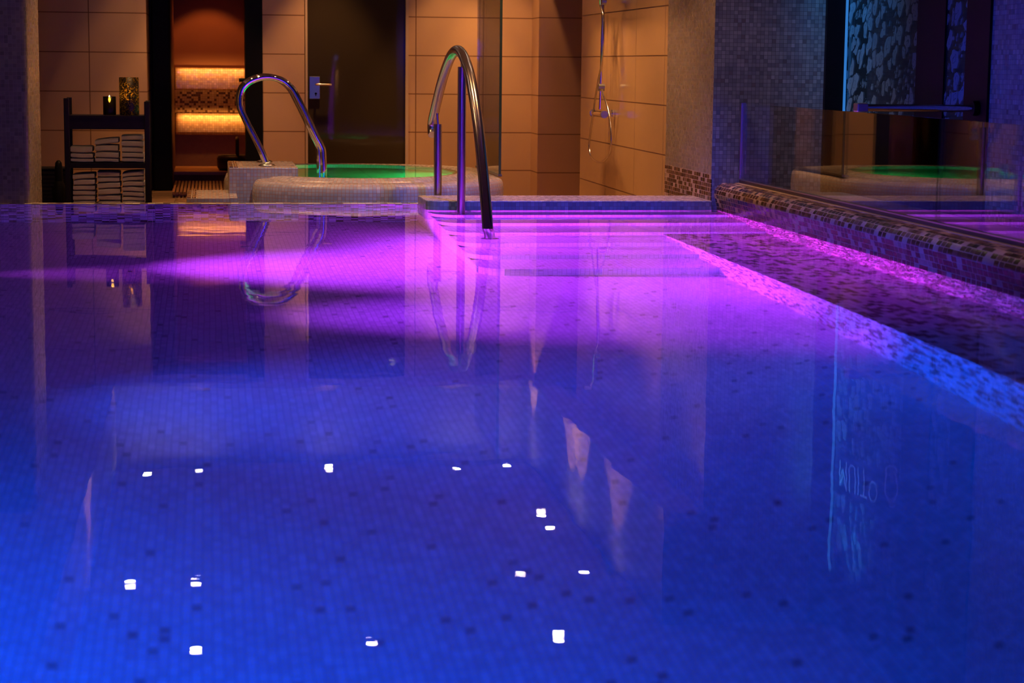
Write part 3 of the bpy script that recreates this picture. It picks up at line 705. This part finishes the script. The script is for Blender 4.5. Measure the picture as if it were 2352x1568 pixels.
spot('blue_lamp_and_fill', (PX0+.05, 6.5, -.12), 1500, BLU, 36, 1.0, .03, (3.2, 7.5, -.45))  # added blue fill for the nearer bench
area('blue_lamp_and_fill', (PX0+.06, 4.6, -.55), (1.5, 5.0, -1.3), 45, BLU, .5, .2, 160)
area('blue_lamp_and_fill', (-.6, PY0+.06, -.5), (-.15, 5.0, -1.2), 165, BLU, 1.4, .2, 86)
# green lamp in the hot tub
area('tub_lamp_green', (EC[0]+EA-.06, 15.1, -.02), (1.0, 15.2, -.25), 62, (.01, 1, .28), .12, .12)
# sauna: a spot over the backrest, amber strip lights added in front for its bright bands
spot('sauna_spot', (.02, 21.15, 2.05), 24, (1, .26, .05), 78, .35, .02, (.02, 21.5, 0))
area('sauna_band_fill', (.06, 21.56, .86), (.06, 21.62, .80), 1.2, (1, .40, .08), .7, .01)
area('sauna_band_fill', (.06, 21.50, .37), (.06, 21.56, .31), 1.5, (1, .40, .08), .7, .01)
# added blue fill over the walkway side, standing in for the strip's glow
spot('window_blue_fill', (3.62, 12.35, 2.80), 62, (.07, .38, 1), 62, .9, .03, (4.2, 12.45, 1.7))
spot('window_blue_fill', (3.80, 12.74, 2.80), 90, (.08, .42, 1), 26, .8, .03, (4.2, 12.70, .9))
spot('kerb_blue_fill', (2.3, 10.7, 2.8), 520, (.05, .06, 1), 44, .9, .05, (2.3, 12.95, .0))  # added in place of pool glow on the kerb face
spot('tub_pale_fill', (1.0, 10.8, 2.8), 150, (.32, .46, 1), 34, .7, .05, (1.1, 13.9, -.05))  # added bluish fill for the tub ring and block faces
spot('coping_blue_fill', (-2.1, 9.2, .34), 750, (.01, .06, 1), 44, 1.0, .03, (3.35, 9.6, .04))  # added low fill that turns the coping face blue
spot('pier_pale_fill', (2.6, 7.5, 2.75), 140, (.40, .38, .75), 17, .8, .06, (3.62, 12.9, .75))  # added fill to brighten the pier front
for y in (12.1, 10.6, 9.1, 7.6): spot('coping_fill', (3.55, y, CZ-.02), 62, (1, .50, .32), 38, .7, .03, (3.46, y, 0))  # added unseen lights, without fixtures, to brighten the coping top
spot('blue_room_light', (-.6, 1.5, 2.0), 450, (.0, .05, 1), 46, .6, .1, (-.7, -1.6, .9))
l = bpy.data.lights.new('blue_post_fill', 'POINT'); l.energy = 90; l.color = (0, .03, 1); l.shadow_soft_size = .3  # added unseen light that puts a blue streak on the handrail post
o = bpy.data.objects.new('blue_post_fill', l); o.location = (.1, -1.2, 1.2); col.objects.link(o)
for nm, p in (('candle_glow', (-.697, 14.72, .68)), ('candle_glow', (-.557, 14.72, .72))):
    l = bpy.data.lights.new(nm, 'POINT'); l.energy = .6; l.color = (1, .58, .18); l.shadow_soft_size = .01
    o = bpy.data.objects.new(nm, l); o.location = p; col.objects.link(o)

wd = bpy.data.worlds.new('night'); sc.world = wd; wd.use_nodes = True
wd.node_tree.nodes['Background'].inputs[0].default_value = (.002, .002, .004, 1); wd.node_tree.nodes['Background'].inputs[1].default_value = 1

# ------------------------------------------------------------------ camera: 70 mm, about 1 m above the water
pitch, yaw, roll = math.radians(7.90), math.radians(8.71), .0103
fwd = Vector((math.sin(yaw)*math.cos(pitch), math.cos(yaw)*math.cos(pitch), -math.sin(pitch)))
r0 = Vector((math.cos(yaw), -math.sin(yaw), 0)); u0 = r0.cross(fwd)
rt = math.cos(roll)*r0 + math.sin(roll)*u0; up = -math.sin(roll)*r0 + math.cos(roll)*u0
cam = bpy.data.cameras.new('camera'); co = bpy.data.objects.new('camera', cam); col.objects.link(co)
cam.lens = 70; cam.sensor_width = 36; cam.sensor_fit = 'HORIZONTAL'; cam.clip_start = .05; cam.clip_end = 100
co.matrix_world = Matrix(((rt.x, up.x, -fwd.x, 0), (rt.y, up.y, -fwd.y, 0), (rt.z, up.z, -fwd.z, .94), (0, 0, 0, 1)))
cam.dof.use_dof = True; cam.dof.focus_distance = 13.2; cam.dof.aperture_fstop = 3.6
sc.camera = co
sc.view_settings.view_transform = 'Standard'; sc.view_settings.look = 'None'; sc.view_settings.exposure = 0; sc.view_settings.gamma = 1; sc.view_settings.use_curve_mapping = False
sc.cycles.use_denoising = True; sc.cycles.max_bounces = 14; sc.cycles.transmission_bounces = 10; sc.cycles.transparent_max_bounces = 16; sc.cycles.glossy_bounces = 6; sc.cycles.diffuse_bounces = 4
sc.cycles.caustics_refractive = False; sc.cycles.caustics_reflective = False; sc.cycles.sample_clamp_indirect = 6; sc.cycles.blur_glossy = .3
